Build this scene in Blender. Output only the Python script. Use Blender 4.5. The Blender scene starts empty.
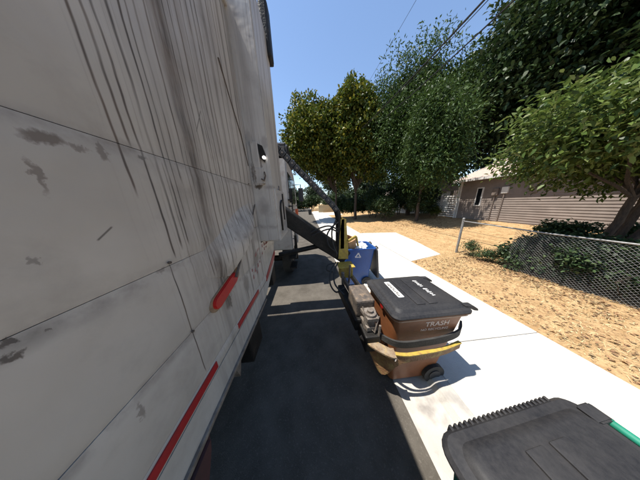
import bpy, bmesh, math, random
import numpy as np
from mathutils import Vector, Matrix
random.seed(7)
S = bpy.context.scene
C = S.collection

# ---------------------------------------------------------------- camera, sky, sun, exposure
H = 2.2
F = 137.0                                    # focal length in pixels of the 640 px wide photograph
cam = bpy.data.cameras.new('camera'); cam.sensor_width = 36; cam.sensor_fit = 'HORIZONTAL'
cam.lens = 36 * F / 640; cam.clip_start = 0.02; cam.clip_end = 2000
camo = bpy.data.objects.new('camera', cam); C.objects.link(camo)
fw = Vector((308 - 320, 240 - 204, -F)).normalized()        # street direction seen from the camera
dn = Vector((341 - 320, 240 - 780, -F)).normalized()        # straight down
dn = (dn - fw * fw.dot(dn)).normalized()
up = -dn; rt = fw.cross(up)
R = Matrix((rt, fw, up))
camo.matrix_world = Matrix.Translation((0, 0, H)) @ R.to_4x4()
S.camera = camo

SUN = Vector((-0.36, -0.025, 1.0)).normalized()
w = bpy.data.worlds.new('World'); S.world = w; w.use_nodes = True
nt = w.node_tree
sky = nt.nodes.new('ShaderNodeTexSky'); sky.sky_type = 'NISHITA'; sky.sun_disc = False
sky.sun_elevation = math.asin(SUN.z); sky.sun_rotation = math.atan2(SUN.x, SUN.y)
sky.air_density = 1.0; sky.dust_density = 0.1; sky.ozone_density = 1.0
nt.links.new(sky.outputs[0], nt.nodes['Background'].inputs[0])
nt.nodes['Background'].inputs[1].default_value = 0.135
sl = bpy.data.lights.new('sun', 'SUN'); sl.energy = 5.0; sl.angle = math.radians(0.53); sl.color = (1, 0.95, 0.87)
so = bpy.data.objects.new('sun', sl); C.objects.link(so); so.location = (-12, -4, 30)
so.rotation_euler = (-SUN).to_track_quat('-Z', 'Y').to_euler()
S.view_settings.view_transform = 'Standard'; S.view_settings.look = 'None'
S.view_settings.exposure = 0.85; S.view_settings.gamma = 1
S.render.engine = 'CYCLES'

# ---------------------------------------------------------------- materials
MATS = {}
def mat(name, c1, c2=None, scale=6, rough=0.8, bump=0.0, metal=0.0, bscale=None, stretch=(1, 1, 1), lo=0.35, hi=0.65,
        c3=None, scale3=1.0, lo3=0.5, hi3=0.7, trans=None, island=None, spec=0.5, emit=None):
    m = bpy.data.materials.new(name); m.use_nodes = True; n = m.node_tree.nodes; l = m.node_tree.links
    b = n['Principled BSDF']; b.inputs['Roughness'].default_value = rough; b.inputs['Metallic'].default_value = metal
    b.inputs['Specular IOR Level'].default_value = spec
    b.inputs['Base Color'].default_value = (*c1, 1)
    if c2 or bump:
        tc = n.new('ShaderNodeNewGeometry'); mp = n.new('ShaderNodeMapping'); mp.inputs['Scale'].default_value = stretch
        l.new(tc.outputs['Position'], mp.inputs[0])
    col = None
    if c2:
        t = n.new('ShaderNodeTexNoise'); t.inputs['Scale'].default_value = scale; t.inputs['Detail'].default_value = 8
        t.inputs['Roughness'].default_value = 0.65
        l.new(mp.outputs[0], t.inputs['Vector'])
        r = n.new('ShaderNodeValToRGB'); r.color_ramp.elements[0].position = lo; r.color_ramp.elements[1].position = hi
        r.color_ramp.elements[0].color = (*c1, 1); r.color_ramp.elements[1].color = (*c2, 1)
        l.new(t.outputs['Fac'], r.inputs[0]); col = r.outputs[0]
        if c3:
            t3 = n.new('ShaderNodeTexNoise'); t3.inputs['Scale'].default_value = scale3; t3.inputs['Detail'].default_value = 6
            l.new(mp.outputs[0], t3.inputs['Vector'])
            r3 = n.new('ShaderNodeMapRange'); r3.inputs[1].default_value = lo3; r3.inputs[2].default_value = hi3
            l.new(t3.outputs['Fac'], r3.inputs[0])
            mx = n.new('ShaderNodeMix'); mx.data_type = 'RGBA'
            l.new(r3.outputs[0], mx.inputs[0]); l.new(col, mx.inputs[6]); mx.inputs[7].default_value = (*c3, 1)
            col = mx.outputs[2]
    if island:
        g = n.new('ShaderNodeNewGeometry'); r = n.new('ShaderNodeValToRGB'); cr = r.color_ramp
        while len(cr.elements) < len(island): cr.elements.new(0.5)
        for i, c in enumerate(island):
            cr.elements[i].position = i / (len(island) - 1); cr.elements[i].color = (*c, 1)
        l.new(g.outputs['Random Per Island'], r.inputs[0]); col = r.outputs[0]
    if col is not None: l.new(col, b.inputs['Base Color'])
    if trans:
        tr = n.new('ShaderNodeBsdfTranslucent'); ms = n.new('ShaderNodeMixShader'); ms.inputs[0].default_value = trans
        if col is not None: l.new(col, tr.inputs[0])
        else: tr.inputs[0].default_value = (*c1, 1)
        l.new(b.outputs[0], ms.inputs[1]); l.new(tr.outputs[0], ms.inputs[2])
        l.new(ms.outputs[0], n['Material Output'].inputs[0])
    if bump:
        tb = n.new('ShaderNodeTexNoise'); tb.inputs['Scale'].default_value = bscale or scale * 4; tb.inputs['Detail'].default_value = 8
        l.new(mp.outputs[0], tb.inputs['Vector'])
        bp = n.new('ShaderNodeBump'); bp.inputs['Strength'].default_value = bump; bp.inputs['Distance'].default_value = 0.02
        l.new(tb.outputs['Fac'], bp.inputs['Height']); l.new(bp.outputs[0], b.inputs['Normal'])
    if emit:
        b.inputs['Emission Color'].default_value = (*c1, 1); b.inputs['Emission Strength'].default_value = emit
    MATS[name] = m
    return m

mat('asphalt', (.074, .066, .056), (.115, .103, .088), 3, 1.0, .5, bscale=160, c3=(.16, .145, .125), scale3=60, lo3=.56, hi3=.8, spec=.01)
mat('concrete', (.42, .40, .36), (.52, .49, .44), 1.6, .9, .25, bscale=90, c3=(.33, .31, .28), scale3=9, lo3=.6, hi3=.85)
mat('gutter', (.36, .34, .31), (.45, .42, .38), 2.5, .9, .3, bscale=90, c3=(.24, .22, .2), scale3=6, lo3=.52, hi3=.75)
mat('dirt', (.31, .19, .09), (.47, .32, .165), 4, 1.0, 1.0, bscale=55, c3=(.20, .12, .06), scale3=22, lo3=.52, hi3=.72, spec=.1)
mat('straw', (.5, .4, .2), island=[(.42, .30, .13), (.56, .43, .22), (.62, .5, .28), (.33, .22, .11)], rough=.9)
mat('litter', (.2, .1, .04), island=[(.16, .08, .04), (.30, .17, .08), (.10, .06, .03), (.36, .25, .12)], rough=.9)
mat('black_plastic', (.020, .020, .022), (.032, .032, .034), 12, .55, .12, bscale=150)
mat('grey_lid', (.011, .011, .013), (.024, .023, .024), 45, .62, .07, bscale=420, c3=(.045, .042, .040), scale3=2.4, lo3=.45, hi3=.85, spec=.35)
mat('brown_plastic', (.19, .066, .022), (.235, .088, .033), 8, .5, .12, bscale=180, c3=(.13, .055, .028), scale3=3, lo3=.5, hi3=.8)
mat('brown_light', (.34, .22, .14), (.26, .15, .09), 14, .5)
mat('blue_plastic', (.010, .055, .22), (.014, .075, .28), 6, .45, .1, bscale=180, c3=(.03, .07, .18), scale3=4, lo3=.55, hi3=.85)
mat('green_plastic', (.01, .16, .10), (.015, .21, .135), 8, .5)
mat('white_print', (.72, .70, .66), (.5, .49, .47), 60, .7)
mat('pale_print', (.78, .66, .56), (.55, .40, .31), 70, .7)
mat('rubber', (.018, .018, .018), (.035, .033, .03), 9, .8, .3, bscale=60)
mat('black_metal', (.008, .0075, .007), (.017, .015, .013), 9, .55, .2, bscale=50, c3=(.045, .034, .026), scale3=7, lo3=.6, hi3=.8, spec=.25)
mat('greasy_metal', (.055, .045, .038), (.13, .10, .075), 9, .7, .5, bscale=50, c3=(.2, .14, .09), scale3=18, lo3=.55, hi3=.75)
mat('cast_metal', (.24, .21, .18), (.12, .095, .075), 16, .6, .4, metal=.3, bscale=60)
mat('yellow_paint', (.46, .33, .05), (.34, .23, .04), 8, .55, .3, bscale=60, c3=(.24, .145, .05), scale3=25, lo3=.46, hi3=.75)
mat('rusty_yellow', (.30, .17, .075), (.21, .10, .045), 9, .75, .5, bscale=60, c3=(.38, .27, .10), scale3=10, lo3=.5, hi3=.68)
mat('worn_steel', (.30, .24, .17), (.18, .115, .065), 14, .6, .4, metal=.2, bscale=60, c3=(.36, .26, .12), scale3=17, lo3=.52, hi3=.7)
mat('chrome', (.6, .6, .62), rough=.2, metal=1)
mat('red_tape', (.32, .012, .016), (.24, .014, .016), 25, .4)
mat('red_lens', (.42, .012, .010), (.30, .012, .010), 12, .3)
mat('red_mark', (.22, .05, .05), (.3, .14, .13), 60, .7)
mat('orange_light', (.55, .10, .03), rough=.4)
mat('glass_dark', (.012, .014, .016), rough=.08)
mat('cab_white', (.40, .38, .36), (.31, .29, .27), 3, .5, .1, c3=(.2, .16, .13), scale3=5, lo3=.55, hi3=.8)
mat('dark_maroon', (.07, .022, .022), (.035, .016, .015), 9, .7)
mat('grime', (.05, .038, .03), (.10, .08, .065), 40, .85)
mat('rust_grime', (.17, .10, .055), (.27, .2, .13), 30, .85)
mat('hole_glow', (1, .97, .92), rough=.2, emit=2.5)  # emission imitates sun showing through the hopper hole
mat('siding', (.20, .163, .14), (.25, .205, .178), 2, .85, .1, c3=(.165, .13, .112), scale3=.8, lo3=.5, hi3=.8)
mat('white_paint', (.72, .70, .66), (.6, .58, .55), 5, .7)
mat('roof_shingle', (.36, .275, .235), (.45, .36, .31), 9, .95, .5, bscale=40)
mat('trim_grey', (.19, .15, .13), (.14, .11, .09), 6, .7)
mat('galvanised', (.30, .30, .29), (.2, .19, .18), 20, .5, metal=.5)
mat('bark', (.075, .052, .037), (.035, .025, .018), 12, .95, .8, stretch=(3, 3, .6), bscale=20)
mat('cardboard', (.40, .24, .12), (.32, .18, .085), 6, .9)
mat('paper', (.75, .74, .70), (.62, .62, .6), 8, .85)
mat('wood_pole', (.10, .07, .045), (.06, .045, .03), 8, .9)
mat('tan_wall', (.45, .36, .22), (.38, .30, .18), 4, .9)
mat('leaf_yellow', (.1, .12, .02), island=[(.022, .042, .010), (.05, .08, .014), (.10, .12, .018), (.20, .18, .025), (.04, .065, .012), (.075, .10, .016)], rough=.5, spec=.25, trans=.3)
mat('leaf_feather', (.04, .08, .02), island=[(.024, .045, .014), (.046, .085, .022), (.07, .115, .028), (.034, .062, .018)], rough=.5, spec=.25, trans=.25)
mat('leaf_dark', (.03, .05, .02), island=[(.016, .032, .012), (.026, .05, .017), (.04, .068, .022), (.055, .075, .03)], rough=.45, spec=.25, trans=.2)
mat('leaf_right', (.06, .1, .03), island=[(.03, .05, .014), (.065, .11, .022), (.12, .165, .035), (.09, .13, .03), (.16, .18, .06)], rough=.42, spec=.25, trans=.28)
mat('leaf_vine', (.04, .07, .03), island=[(.018, .034, .016), (.03, .055, .022), (.05, .085, .03), (.085, .12, .05)], rough=.5, spec=.25, trans=.2)
mat('leaf_far', (.03, .05, .02), island=[(.022, .042, .016), (.035, .062, .022), (.05, .08, .026)], rough=.6, trans=.2)

def truck_paint():
    """White paint of the truck side, with drips, grime and soot along its joints (all marks on the paint itself)."""
    m = bpy.data.materials.new('truck_paint'); m.use_nodes = True; n = m.node_tree.nodes; l = m.node_tree.links
    b = n['Principled BSDF']; b.inputs['Roughness'].default_value = .48
    g = n.new('ShaderNodeNewGeometry'); sx = n.new('ShaderNodeSeparateXYZ'); l.new(g.outputs['Position'], sx.inputs[0])
    def math_(op, a, b_=None, c=None):
        q = n.new('ShaderNodeMath'); q.operation = op
        for i, v in enumerate((a, b_, c)):
            if v is None: continue
            if isinstance(v, (int, float)): q.inputs[i].default_value = v
            else: l.new(v, q.inputs[i])
        return q.outputs[0]
    def noise(scale, vec, detail=6, rough=.6):
        t = n.new('ShaderNodeTexNoise'); t.inputs['Scale'].default_value = scale; t.inputs['Detail'].default_value = detail
        t.inputs['Roughness'].default_value = rough; l.new(vec, t.inputs['Vector']); return t.outputs['Fac']
    def rng(v, a, b_, c=0, d=1):
        q = n.new('ShaderNodeMapRange'); l.new(v, q.inputs[0])
        for i, k in enumerate((a, b_, c, d)): q.inputs[i + 1].default_value = k
        return q.outputs[0]
    def mapping(sc):
        mp = n.new('ShaderNodeMapping'); mp.inputs['Scale'].default_value = sc; l.new(g.outputs['Position'], mp.inputs[0]); return mp.outputs[0]
    pos = g.outputs['Position']; Y = math_('ADD', sx.outputs[1], math_('ADD', sx.outputs[0], .62)); Z = sx.outputs[2]
    wob = math_('MULTIPLY', math_('SUBTRACT', noise(2.2, pos, 3), .5), .03)
    Yw = math_('ADD', Y, wob)
    # explicit runs of dirt: (y, half width, strength, lowest z, highest z)
    runs = [(.58, .0045, .75, 2.24, 4), (.615, .005, .6, 2.40, 4), (.645, .0045, .9, 1.97, 4), (.607, .003, .95, 1.30, 1.97), (.69, .006, .6, 2.0, 4), (.73, .0045, .75, 2.0, 4), (.755, .0035, .5, 2.12, 4),
            (.79, .005, .65, 2.3, 4), (.715, .003, .5, 1.9, 2.4), (.84, .005, .6, 1.75, 4), (.905, .055, .55, 1.45, 4), (.865, .006, .5, 1.55, 2.5), (.95, .005, .6, 1.5, 4), (.99, .006, .5, 1.8, 4), (1.04, .007, .55, 1.6, 4),
            (1.09, .004, .55, 1.9, 4), (1.14, .006, .65, 2.1, 4), (1.19, .009, .5, 1.3, 4), (1.23, .005, .6, 2.0, 4), (1.31, .02, .35, 1.3, 4), (1.38, .008, .5, 2.0, 4), (1.46, .006, .55, 1.3, 4), (1.55, .02, .4, 2.0, 4), (1.64, .012, .5, 1.3, 4)]
    tot = None
    for i, (y0, hw, st, zl, zh) in enumerate(runs):
        d = math_('ABSOLUTE', math_('SUBTRACT', Yw, y0))
        s = math_('MULTIPLY', rng(d, hw * 1.25, hw * .3, 0, st), rng(Z, zl, zl + .05))
        if zh < 4: s = math_('MULTIPLY', s, rng(Z, zh + .01, zh - .01))
        tot = s if tot is None else math_('MAXIMUM', tot, s)
    lng = rng(noise(1.0, mapping((0, 26, 2.2)), 4), .36, .58)
    tot = math_('MULTIPLY', tot, rng(lng, 0, 1, .55, 1.5))
    # scars and scuffs: (y, z, ry, rz, strength)
    Yb = math_('ADD', Y, math_('MULTIPLY', math_('SUBTRACT', noise(38, pos, 5), .5), .045)); Zb = math_('ADD', Z, math_('MULTIPLY', math_('SUBTRACT', noise(38, mapping((1, 1.3, .9)), 5), .5), .05))
    for y0, z0, ry, rz, st in ((.435, 2.375, .035, .018, .75), (.485, 2.372, .022, .010, .55), (.53, 2.378, .012, .028, .6), (.64, 2.392, .02, .012, .6), (.40, 2.285, .007, .045, .6), (.265, 1.947, .012, .009, .85), (.262, 1.917, .018, .009, .85), (.305, 1.93, .006, .005, .7), (.57, 1.955, .02, .012, .5), (.86, 1.66, .02, .1, .6), (.93, 1.52, .012, .08, .8), (1.2, 1.50, .06, .1, .5), (1.5, 1.62, .10, .12, .5), (1.77, 2.90, .04, .09, .35), (1.80, 2.41, .05, .03, .85), (1.86, 2.66, .012, .08, .6), (1.755, 2.55, .012, .12, .7), (1.83, 2.20, .08, .12, .25), (1.93, 2.86, .05, .07, .3), (.34, 2.10, .006, .01, .4), (.36, 1.52, .008, .04, .5)):
        u_ = math_('DIVIDE', math_('SUBTRACT', Yb, y0), ry); v_ = math_('DIVIDE', math_('SUBTRACT', Zb, z0), rz)
        s = rng(math_('ADD', math_('MULTIPLY', u_, u_), math_('MULTIPLY', v_, v_)), 1.1, .3, 0, st)
        tot = math_('MAXIMUM', tot, s)
    # two scratches
    for y0, z0, dy, dz_ in ((.44, 2.118, .045, .037), (.98, 2.62, .09, .16)):
        L2 = dy * dy + dz_ * dz_
        al = math_('DIVIDE', math_('ADD', math_('MULTIPLY', math_('SUBTRACT', Y, y0), dy), math_('MULTIPLY', math_('SUBTRACT', Z, z0), dz_)), L2)
        ac = math_('ABSOLUTE', math_('DIVIDE', math_('SUBTRACT', math_('MULTIPLY', math_('SUBTRACT', Y, y0), dz_), math_('MULTIPLY', math_('SUBTRACT', Z, z0), dy)), L2 ** .5))
        s = math_('MULTIPLY', math_('MULTIPLY', rng(ac, .0035, .001, 0, .75), rng(al, 0, .1)), rng(al, 1, .9)); tot = math_('MAXIMUM', tot, s)
    fine = rng(noise(1.0, mapping((60, 75, .9)), 5, .6), .56, .72)
    band = math_('MULTIPLY', rng(Y, .5, .85), rng(Y, 3.2, 2.6))
    fine = math_('MULTIPLY', math_('MULTIPLY', fine, band), .7)
    broad = math_('MULTIPLY', math_('MULTIPLY', rng(noise(1.0, mapping((9, 9, .5)), 4), .5, .7), band), .45)
    st = math_('MAXIMUM', math_('MAXIMUM', tot, fine), broad)
    smud = math_('MULTIPLY', rng(noise(3.2, pos, 8, .65), .52, .75), .25)
    # soot along the joints
    seam = None
    for z0, hw in ((2.42, .035), (1.96, .045), (1.59, .03), (1.02, .05)):
        d = rng(math_('ABSOLUTE', math_('SUBTRACT', Z, z0 - hw * .3)), hw, 0)
        seam = d if seam is None else math_('MAXIMUM', seam, d)
    seam = math_('MULTIPLY', math_('MULTIPLY', seam, rng(noise(9, pos, 6), .42, .66)), .55)
    tot2 = math_('MINIMUM', math_('ADD', math_('MAXIMUM', st, seam), smud), .9)
    base = n.new('ShaderNodeMix'); base.data_type = 'RGBA'
    l.new(rng(noise(1.3, pos, 5), .35, .65), base.inputs[0]); base.inputs[6].default_value = (.43, .40, .365, 1); base.inputs[7].default_value = (.355, .328, .298, 1)
    dirt = n.new('ShaderNodeMix'); dirt.data_type = 'RGBA'
    l.new(rng(noise(5, pos, 4), .4, .6), dirt.inputs[0]); dirt.inputs[6].default_value = (.030, .024, .021, 1); dirt.inputs[7].default_value = (.085, .060, .045, 1)
    mx = n.new('ShaderNodeMix'); mx.data_type = 'RGBA'
    l.new(tot2, mx.inputs[0]); l.new(base.outputs[2], mx.inputs[6]); l.new(dirt.outputs[2], mx.inputs[7])
    l.new(mx.outputs[2], b.inputs['Base Color'])
    l.new(rng(tot2, 0, 1, .42, .85), b.inputs['Roughness'])
    bp = n.new('ShaderNodeBump'); bp.inputs['Strength'].default_value = .35; bp.inputs['Distance'].default_value = .03
    l.new(noise(2.0, pos, 4), bp.inputs['Height']); l.new(bp.outputs[0], b.inputs['Normal'])
    MATS['truck_paint'] = m
truck_paint()

# ---------------------------------------------------------------- mesh helpers
def nb(): return bmesh.new()
def box(bm, x0, x1, y0, y1, z0, z1, bev=0.0, rot=None, seg=2):
    """axis-aligned box; rot = (Matrix3, pivot)"""
    t = bmesh.new()
    vs = [t.verts.new((x, y, z)) for x in (x0, x1) for y in (y0, y1) for z in (z0, z1)]
    for f in ((0, 1, 3, 2), (4, 6, 7, 5), (0, 4, 5, 1), (2, 3, 7, 6), (0, 2, 6, 4), (1, 5, 7, 3)): t.faces.new([vs[i] for i in f])
    if bev: bmesh.ops.bevel(t, geom=t.edges[:], offset=bev, segments=seg, affect='EDGES', profile=.6)
    if rot:
        M, p = rot; p = Vector(p)
        for v in t.verts: v.co = M @ (v.co - p) + p
    me = bpy.data.meshes.new('t'); t.to_mesh(me); t.free(); bm.from_mesh(me); bpy.data.meshes.remove(me)
    return bm
def beam(bm, a, b, w, h, upv=(0, 0, 1), bev=0.0):
    """box beam from a to b"""
    a = Vector(a); b = Vector(b); d = (b - a); L = d.length; d.normalize()
    u = Vector(upv); s = d.cross(u).normalized(); u = s.cross(d)
    t = bmesh.new(); box(t, -w / 2, w / 2, 0, L, -h / 2, h / 2, bev)
    M = Matrix((s, d, u)).transposed()
    for v in t.verts: v.co = M @ v.co + a
    me = bpy.data.meshes.new('t'); t.to_mesh(me); t.free(); bm.from_mesh(me); bpy.data.meshes.remove(me)
    return bm
def tube(bm, pts, rad, n=8, cap=True):
    pts = [Vector(p) for p in pts]
    if isinstance(rad, (int, float)): rad = [rad] * len(pts)
    rings = []; prev = None
    for i, p in enumerate(pts):
        d = (pts[min(i + 1, len(pts) - 1)] - pts[max(i - 1, 0)]).normalized()
        s = d.cross(Vector((0, 0, 1)) if prev is None else prev)
        if prev is None:
            if s.length < 1e-3: s = d.cross(Vector((1, 0, 0)))
            s.normalize(); u = s.cross(d)
        else:
            s.normalize(); u = s.cross(d).normalized()
        prev = u
        rings.append([bm.verts.new(p + rad[i] * (math.cos(2 * math.pi * k / n) * s + math.sin(2 * math.pi * k / n) * u)) for k in range(n)])
    for a, b in zip(rings, rings[1:]):
        for k in range(n): bm.faces.new((a[k], a[(k + 1) % n], b[(k + 1) % n], b[k]))
    if cap: bm.faces.new(rings[0]); bm.faces.new(rings[-1][::-1])
    return bm
def prism(bm, poly, axis, a, b, bev=0.0):
    """extrude a 2D polygon along axis ('x': poly is (y,z); 'y': (x,z); 'z': (x,y))"""
    def P(q, t): return {'x': (t, q[0], q[1]), 'y': (q[0], t, q[1]), 'z': (q[0], q[1], t)}[axis]
    t = bmesh.new()
    A = [t.verts.new(P(q, a)) for q in poly]; B = [t.verts.new(P(q, b)) for q in poly]; n = len(poly)
    t.faces.new(A); t.faces.new(B[::-1])
    for i in range(n): t.faces.new((A[i], B[i], B[(i + 1) % n], A[(i + 1) % n]))
    bmesh.ops.recalc_face_normals(t, faces=t.faces[:])
    if bev: bmesh.ops.bevel(t, geom=t.edges[:], offset=bev, segments=2, affect='EDGES')
    me = bpy.data.meshes.new('t'); t.to_mesh(me); t.free(); bm.from_mesh(me); bpy.data.meshes.remove(me)
    return bm
def rrect(hx, hy, r, k=4, cx=0, cy=0):
    out = []
    for sx, sy, a0 in ((1, 1, 0), (-1, 1, 90), (-1, -1, 180), (1, -1, 270)):
        for i in range(k + 1):
            a = math.radians(a0 + 90 * i / k)
            out.append((cx + sx * (hx - r) + r * math.cos(a), cy + sy * (hy - r) + r * math.sin(a)))
    return out
def loft(bm, secs, cap0=True, cap1=True):
    """secs: list of (list of (x,y), z)"""
    rings = [[bm.verts.new((x, y, z)) for x, y in s] for s, z in secs]
    n = len(rings[0])
    for a, b in zip(rings, rings[1:]):
        for k in range(n): bm.faces.new((a[k], a[(k + 1) % n], b[(k + 1) % n], b[k]))
    if cap0: bm.faces.new(rings[0][::-1])
    if cap1: bm.faces.new(rings[-1])
    return bm
def disc_prism(bm, c, axis, r, t, n=24, r2=None):
    """solid disc/ring centred at c, thickness t along axis"""
    c = Vector(c); ax = Vector(axis).normalized(); s = ax.orthogonal().normalized(); u = ax.cross(s)
    def ring(rr, o): return [bm.verts.new(c + ax * o + rr * (math.cos(2 * math.pi * k / n) * s + math.sin(2 * math.pi * k / n) * u)) for k in range(n)]
    A = ring(r, -t / 2); B = ring(r, t / 2)
    for k in range(n): bm.faces.new((A[k], A[(k + 1) % n], B[(k + 1) % n], B[k]))
    if r2:
        A2 = ring(r2, -t / 2); B2 = ring(r2, t / 2)
        for k in range(n):
            j = (k + 1) % n
            bm.faces.new((A[j], A[k], A2[k], A2[j])); bm.faces.new((B[k], B[j], B2[j], B2[k])); bm.faces.new((A2[j], A2[k], B2[k], B2[j]))
    else:
        bm.faces.new(A[::-1]); bm.faces.new(B)
    return bm

WL = {}                                      # world location of each unrotated root
def rootw(o):
    while o is not None and o.parent is not None: o = o.parent
    return WL.get(o.name, Vector((0, 0, 0))) if o is not None else Vector((0, 0, 0))
def obj(name, bm, m, parent=None, smooth=False, local=False):
    """links bm (world coordinates unless local) as one mesh object"""
    me = bpy.data.meshes.new(name)
    bmesh.ops.recalc_face_normals(bm, faces=bm.faces[:])
    off = Vector((0, 0, 0)) if (parent is None or local) else rootw(parent)
    if off.length: bmesh.ops.translate(bm, verts=bm.verts[:], vec=-off)
    bm.to_mesh(me); bm.free()
    if smooth:
        me.polygons.foreach_set('use_smooth', [True] * len(me.polygons))
        me.set_sharp_from_angle(angle=math.radians(smooth if smooth > 1 else 40))
    me.materials.append(MATS[m])
    o = bpy.data.objects.new(name, me); C.objects.link(o)
    if parent is not None: o.parent = parent
    return o
def thing(name, label, cat, loc=(0, 0, 0), rotz=0, group=None):
    o = bpy.data.objects.new(name, None); C.objects.link(o); o.empty_display_size = .1
    o.location = loc; o.rotation_euler = (0, 0, rotz); o['label'] = label; o['category'] = cat
    if group: o['group'] = group
    WL[o.name] = Vector(loc)
    return o
def tag(o, label, cat, group=None):
    o['label'] = label; o['category'] = cat
    if group: o['group'] = group
    return o
def struct(name, bm, m, smooth=False):
    o = obj(name, bm, m, None, smooth); o['kind'] = 'structure'; return o
def leafmesh(name, P, D, N, L, W, m, parent, fold=.25, six=False):
    """leaf quads: P base points, D directions, N side hints, L lengths, W widths (numpy)"""
    D = D / np.linalg.norm(D, axis=1, keepdims=True)
    Sd = np.cross(D, N); Sd /= (np.linalg.norm(Sd, axis=1, keepdims=True) + 1e-9)
    Nn = np.cross(Sd, D)
    L = L[:, None]; W = W[:, None]
    v = np.stack([P, P + D * L * .45 + Sd * W * .5 + Nn * W * fold, P + D * L - Nn * L * .12, P + D * L * .45 - Sd * W * .5 + Nn * W * fold], 1).reshape(-1, 3)
    K = 4
    if six:
        K = 6; q = lambda t, s, h: P + D * L * t + Sd * W * s + Nn * W * h
        v = np.stack([P, q(.28, .40, fold * .8), q(.66, .42, fold * .6), P + D * L - Nn * L * .14, q(.66, -.42, fold * .6), q(.28, -.40, fold * .8)], 1).reshape(-1, 3)
    n = len(P); me = bpy.data.meshes.new(name)
    me.vertices.add(K * n); me.vertices.foreach_set('co', v.astype(np.float32).ravel())
    me.loops.add(K * n); me.loops.foreach_set('vertex_index', np.arange(K * n, dtype=np.int32))
    me.polygons.add(n); me.polygons.foreach_set('loop_start', np.arange(0, K * n, K, dtype=np.int32))
    me.polygons.foreach_set('loop_total', np.full(n, K, dtype=np.int32))
    me.update(calc_edges=True); me.materials.append(MATS[m])
    o = bpy.data.objects.new(name, me); C.objects.link(o)
    if parent is not None: o.parent = parent
    return o

def at(px, py, Y):
    """the point on the plane y = Y that the photograph shows at pixel (px, py)"""
    d = R @ Vector((px - 320, 240 - py, -F)); return Vector((0, 0, H)) + d * (Y / d.y)

# ---------------------------------------------------------------- the setting: ground, road, kerb, pavement
def gz(x, y):
    """height of the bare ground"""
    if x < 1.55: return -.16
    if x < 3.75: return -.03
    z = .0
    if x > 6.3: z = .58 * min(1, (x - 6.3) / 6.0) ** 1.1
    return z
bm = nb()
rs = np.random.RandomState(3)
xs = [-300, -80, -30, -14, -9, -4, 0, 1.0, 1.54, 1.56, 2.5, 3.6] + list(np.arange(3.75, 6.4, .22)) + list(np.arange(6.6, 13, .7)) + [14, 17, 22, 30, 45, 80, 300]
ys = [-300, -80, -30, -12] + list(np.arange(-6, 14, .35)) + list(np.arange(14, 40, 2)) + [45, 60, 90, 150, 400]
grid = []
for x in xs:
    col = []
    for y in ys:
        z = gz(x, y)
        if 3.8 < x < 14 and -6 < y < 14 and not (x < 6.6 and 4 < y < 10): z += rs.uniform(-.018, .022)
        col.append(bm.verts.new((x, y, z)))
    grid.append(col)
for a, b in zip(grid, grid[1:]):
    for j in range(len(ys) - 1): bm.faces.new((a[j], b[j], b[j + 1], a[j + 1]))
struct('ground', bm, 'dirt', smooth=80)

bm = nb()
vs = [bm.verts.new(p) for p in ((-9, -60, -.12), (1.02, -60, -.12), (1.02, 90, -.12), (-9, 90, -.12))]; bm.faces.new(vs)
struct('road', bm, 'asphalt')
# gutter pan and rolled kerb, poured in lengths
kerb = None
prof = [(1.00, -.119), (1.34, -.105), (1.40, -.085), (1.455, -.02), (1.50, -.002), (1.60, .0), (1.60, -.2), (1.00, -.2)]
kerb = bpy.data.objects.new('kerb', None); C.objects.link(kerb); kerb['kind'] = 'structure'
WL[kerb.name] = Vector((0, 0, 0))
Lk = 2.9; first = None
def slab(name, build, y, parent, m):
    o = obj(name, build(), m, parent); o.location = (0, y, 0); return o
ylist = [1.5 + Lk * i for i in range(-4, 14)]
kme = None; sme = None
for y in ylist:
    if kme is None:
        b = nb(); prism(b, prof, 'y', .003, Lk - .003); k = obj('kerb_stone', b, 'gutter', kerb); kme = k.data
        b = nb(); box(b, 1.606, 3.68, .003, Lk - .003, -.1, .003, .006, seg=1)
    else:
        k = bpy.data.objects.new('kerb_stone', kme); C.objects.link(k); k.parent = kerb
    k.location = (0, y, 0)
walk = bpy.data.objects.new('sidewalk', None); C.objects.link(walk); walk['kind'] = 'structure'; WL[walk.name] = Vector((0, 0, 0))
for y in ylist:
    if sme is None:
        s = obj('paving_slab', b, 'concrete', walk); sme = s.data
    else:
        s = bpy.data.objects.new('paving_slab', sme); C.objects.link(s); s.parent = walk
    s.location = (0, y, random.uniform(-.003, .003)); 
drive = bpy.data.objects.new('driveway', None); C.objects.link(drive); drive['kind'] = 'structure'; WL[drive.name] = Vector((0, 0, 0))
for poly in ([(3.695, 4.42), (5.3, 4.85), (5.75, 6.7), (3.695, 6.7)], [(3.695, 6.715), (5.755, 6.715), (6.1, 9.1), (3.695, 9.5)]):
    b = nb(); prism(b, poly, 'z', -.1, .012); obj('driveway_slab', b, 'concrete', drive)
# far cross drive and paved corner at the end of the street
b = nb(); box(b, 3.69, 9, 26, 34, -.1, .02); o = obj('driveway_slab', b, 'concrete', drive)

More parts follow.
